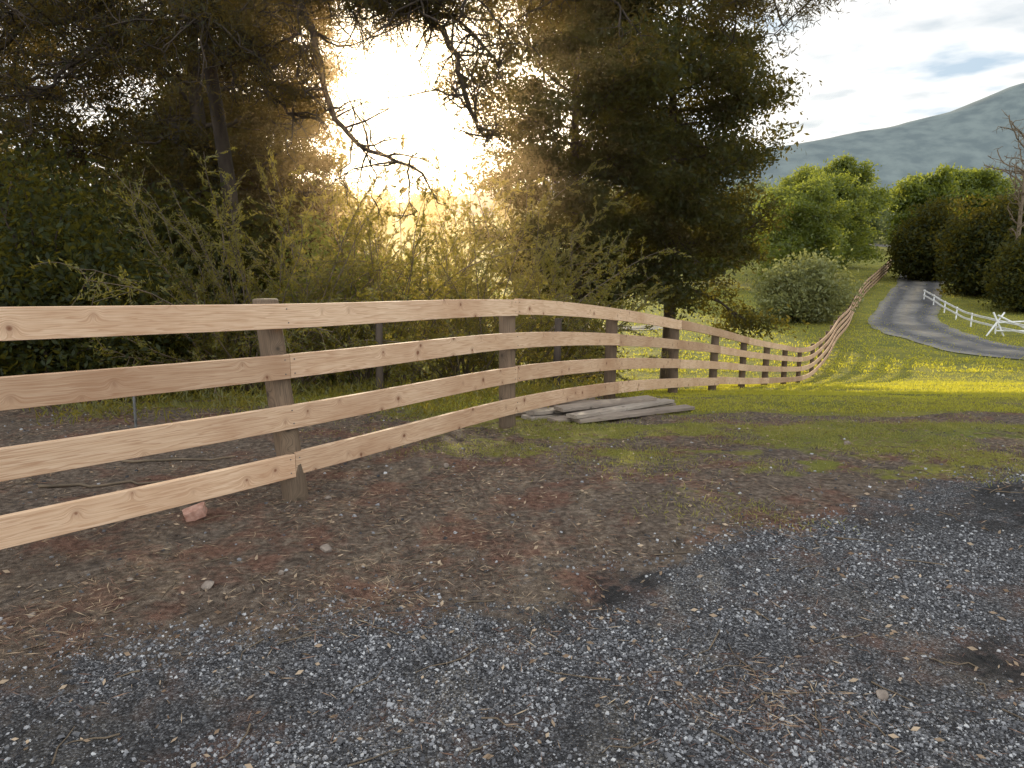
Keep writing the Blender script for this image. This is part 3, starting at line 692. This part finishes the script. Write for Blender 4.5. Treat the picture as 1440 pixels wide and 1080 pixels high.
# ------------------------------------------------------------ white rail fence beside the road
M_white = noisemat('white_paint', [(.3, (.62, .61, .58)), (.7, (.80, .80, .78))], 4, .6, .1)
wf = empty('white_rail_fence'); tb = Tubes()
WP = smooth([(33.2, 60, 0), (31.6, 55, 0), (29.3, 49, 0), (27.5, 43.5, 0), (26.6, 38, 0), (27, 33, 0)], 60)
for hgt in (.78, .42):
    Q = WP.copy(); Q[:, 2] = H(Q[:, 0], Q[:, 1]) + hgt
    for c_ in (-.035, .035):
        Q2 = Q.copy(); Q2[:, 2] += c_; tb.add(Q2, np.full(60, .028), 6)
for k in range(0, 60, 8):
    x, y = WP[k, :2]; z = float(H(x, y)); tb.add([(x + .08, y, z - .2), (x + .08, y, z + .84)], [.045, .045], 8, True)
tb.mesh('rails_and_posts', M_white, wf)
par = empty('cross_brace_gate'); tb = Tubes(); x, y = 26.4, 40.2; z = float(H(x, y))
for a, b in (((-.5, 0, .0), (.35, 0, 1.3)), ((.45, 0, .0), (-.25, 0, 1.3)), ((.0, 0, 1.15), (1.9, -.6, .15)), ((.0, 0, .75), (1.9, -.6, .9)), ((.0, 0, .3), (1.9, -.6, .35)), ((1.9, -.6, 0), (1.9, -.6, 1.1))):
    tb.add([(x + a[0], y + a[1], z + a[2]), (x + b[0], y + b[1], z + b[2])], [.045, .045], 8, True)
tb.mesh('timbers', M_white, par)

# ------------------------------------------------------------ added scatter volume behind the fence, made for the warm glow around the sun
m, nt, nd, lk = newmat('sun_glow_volume')
vs = N(nt, 'ShaderNodeVolumeScatter', i_Density=.0043, i_Anisotropy=.86); vs.inputs['Color'].default_value = (1, .68, .36, 1)
o = N(nt, 'ShaderNodeOutputMaterial'); lk.new(vs.outputs[0], o.inputs['Volume'])
bm = bmesh.new(); bmesh.ops.create_cube(bm, size=1)
for v in bm.verts: v.co = Vector((v.co.x * 26 - 8.5, v.co.y * 30 + 24, v.co.z * 15 + 4.2))
me = bpy.data.meshes.new('sun_glow_volume'); bm.to_mesh(me); bm.free(); me.materials.append(m); link(bpy.data.objects.new('sun_glow_volume', me))

# ------------------------------------------------------------ light
EL, AZ = rad(11.3), rad(-7.0)
S = Vector((math.sin(AZ) * math.cos(EL), math.cos(AZ) * math.cos(EL), math.sin(EL)))
sd = bpy.data.lights.new('sun', 'SUN'); sd.energy = 5.0; sd.angle = rad(.5); sd.color = (1, .85, .60)
so = link(bpy.data.objects.new('sun', sd)); so.rotation_euler = S.to_track_quat('Z', 'Y').to_euler(); so.location = (0, 0, 30)
w = bpy.data.worlds.new('World'); scene.world = w; w.use_nodes = True; nt = w.node_tree; nt.nodes.clear(); lk = nt.links
sky = N(nt, 'ShaderNodeTexSky'); sky.sky_type = 'NISHITA'; sky.sun_disc = False; sky.sun_elevation = EL; sky.sun_rotation = AZ; sky.dust_density = 2.0; sky.air_density = 1.0
tc = N(nt, 'ShaderNodeTexCoord'); D = tc.outputs['Generated']
sp = N(nt, 'ShaderNodeSeparateXYZ'); lk.new(D, sp.inputs[0])
zz = math_(nt, 'ADD', math_(nt, 'MAXIMUM', sp.outputs[2], 0.), .10)
cv = N(nt, 'ShaderNodeCombineXYZ'); lk.new(math_(nt, 'DIVIDE', sp.outputs[0], zz), cv.inputs[0]); lk.new(math_(nt, 'DIVIDE', sp.outputs[1], zz), cv.inputs[1])
cn = noise(nt, cv.outputs[0], 1.9, 6, .48)
cl = ramp(nt, cn, [(.36, (4.2, 5.4, 6.6)), (.47, (8.9, 9.0, 9.0)), (.54, (8.6, 8.6, 8.6)), (.68, (4.8, 5.5, 6.1))])
base = mixc(nt, .90, sky.outputs[0], cl)
back_fill = math_(nt, 'ADD', 1., math_(nt, 'MULTIPLY', math_(nt, 'MAXIMUM', math_(nt, 'MULTIPLY', sp.outputs[1], -1.), 0.), 1.5))  # sky brightened behind the camera, added as front fill for the fence boards
bs = N(nt, 'ShaderNodeVectorMath', operation='SCALE'); lk.new(base, bs.inputs[0]); lk.new(back_fill, bs.inputs['Scale'])
dt = N(nt, 'ShaderNodeVectorMath', operation='DOT_PRODUCT'); lk.new(D, dt.inputs[0]); dt.inputs[1].default_value = S
dp = math_(nt, 'MAXIMUM', dt.outputs['Value'], 0.)
au = math_(nt, 'ADD', math_(nt, 'MULTIPLY', math_(nt, 'POWER', dp, 60.), 18.), math_(nt, 'MULTIPLY', math_(nt, 'POWER', dp, 14.), 4.))
aur = N(nt, 'ShaderNodeVectorMath', operation='SCALE'); aur.inputs[0].default_value = (1, .86, .62); lk.new(au, aur.inputs['Scale'])
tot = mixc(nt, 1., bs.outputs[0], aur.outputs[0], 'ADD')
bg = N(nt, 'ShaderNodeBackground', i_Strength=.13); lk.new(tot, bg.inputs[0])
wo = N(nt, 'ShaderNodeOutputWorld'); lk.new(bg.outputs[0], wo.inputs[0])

# ------------------------------------------------------------ camera
cd = bpy.data.cameras.new('camera'); cd.lens = 26; cd.sensor_width = 36; cd.clip_start = .05; cd.clip_end = 9000
co = link(bpy.data.objects.new('camera', cd)); co.location = (0, 0, 1.6); co.rotation_euler = (rad(90 - 10.4), 0, 0)
scene.camera = co
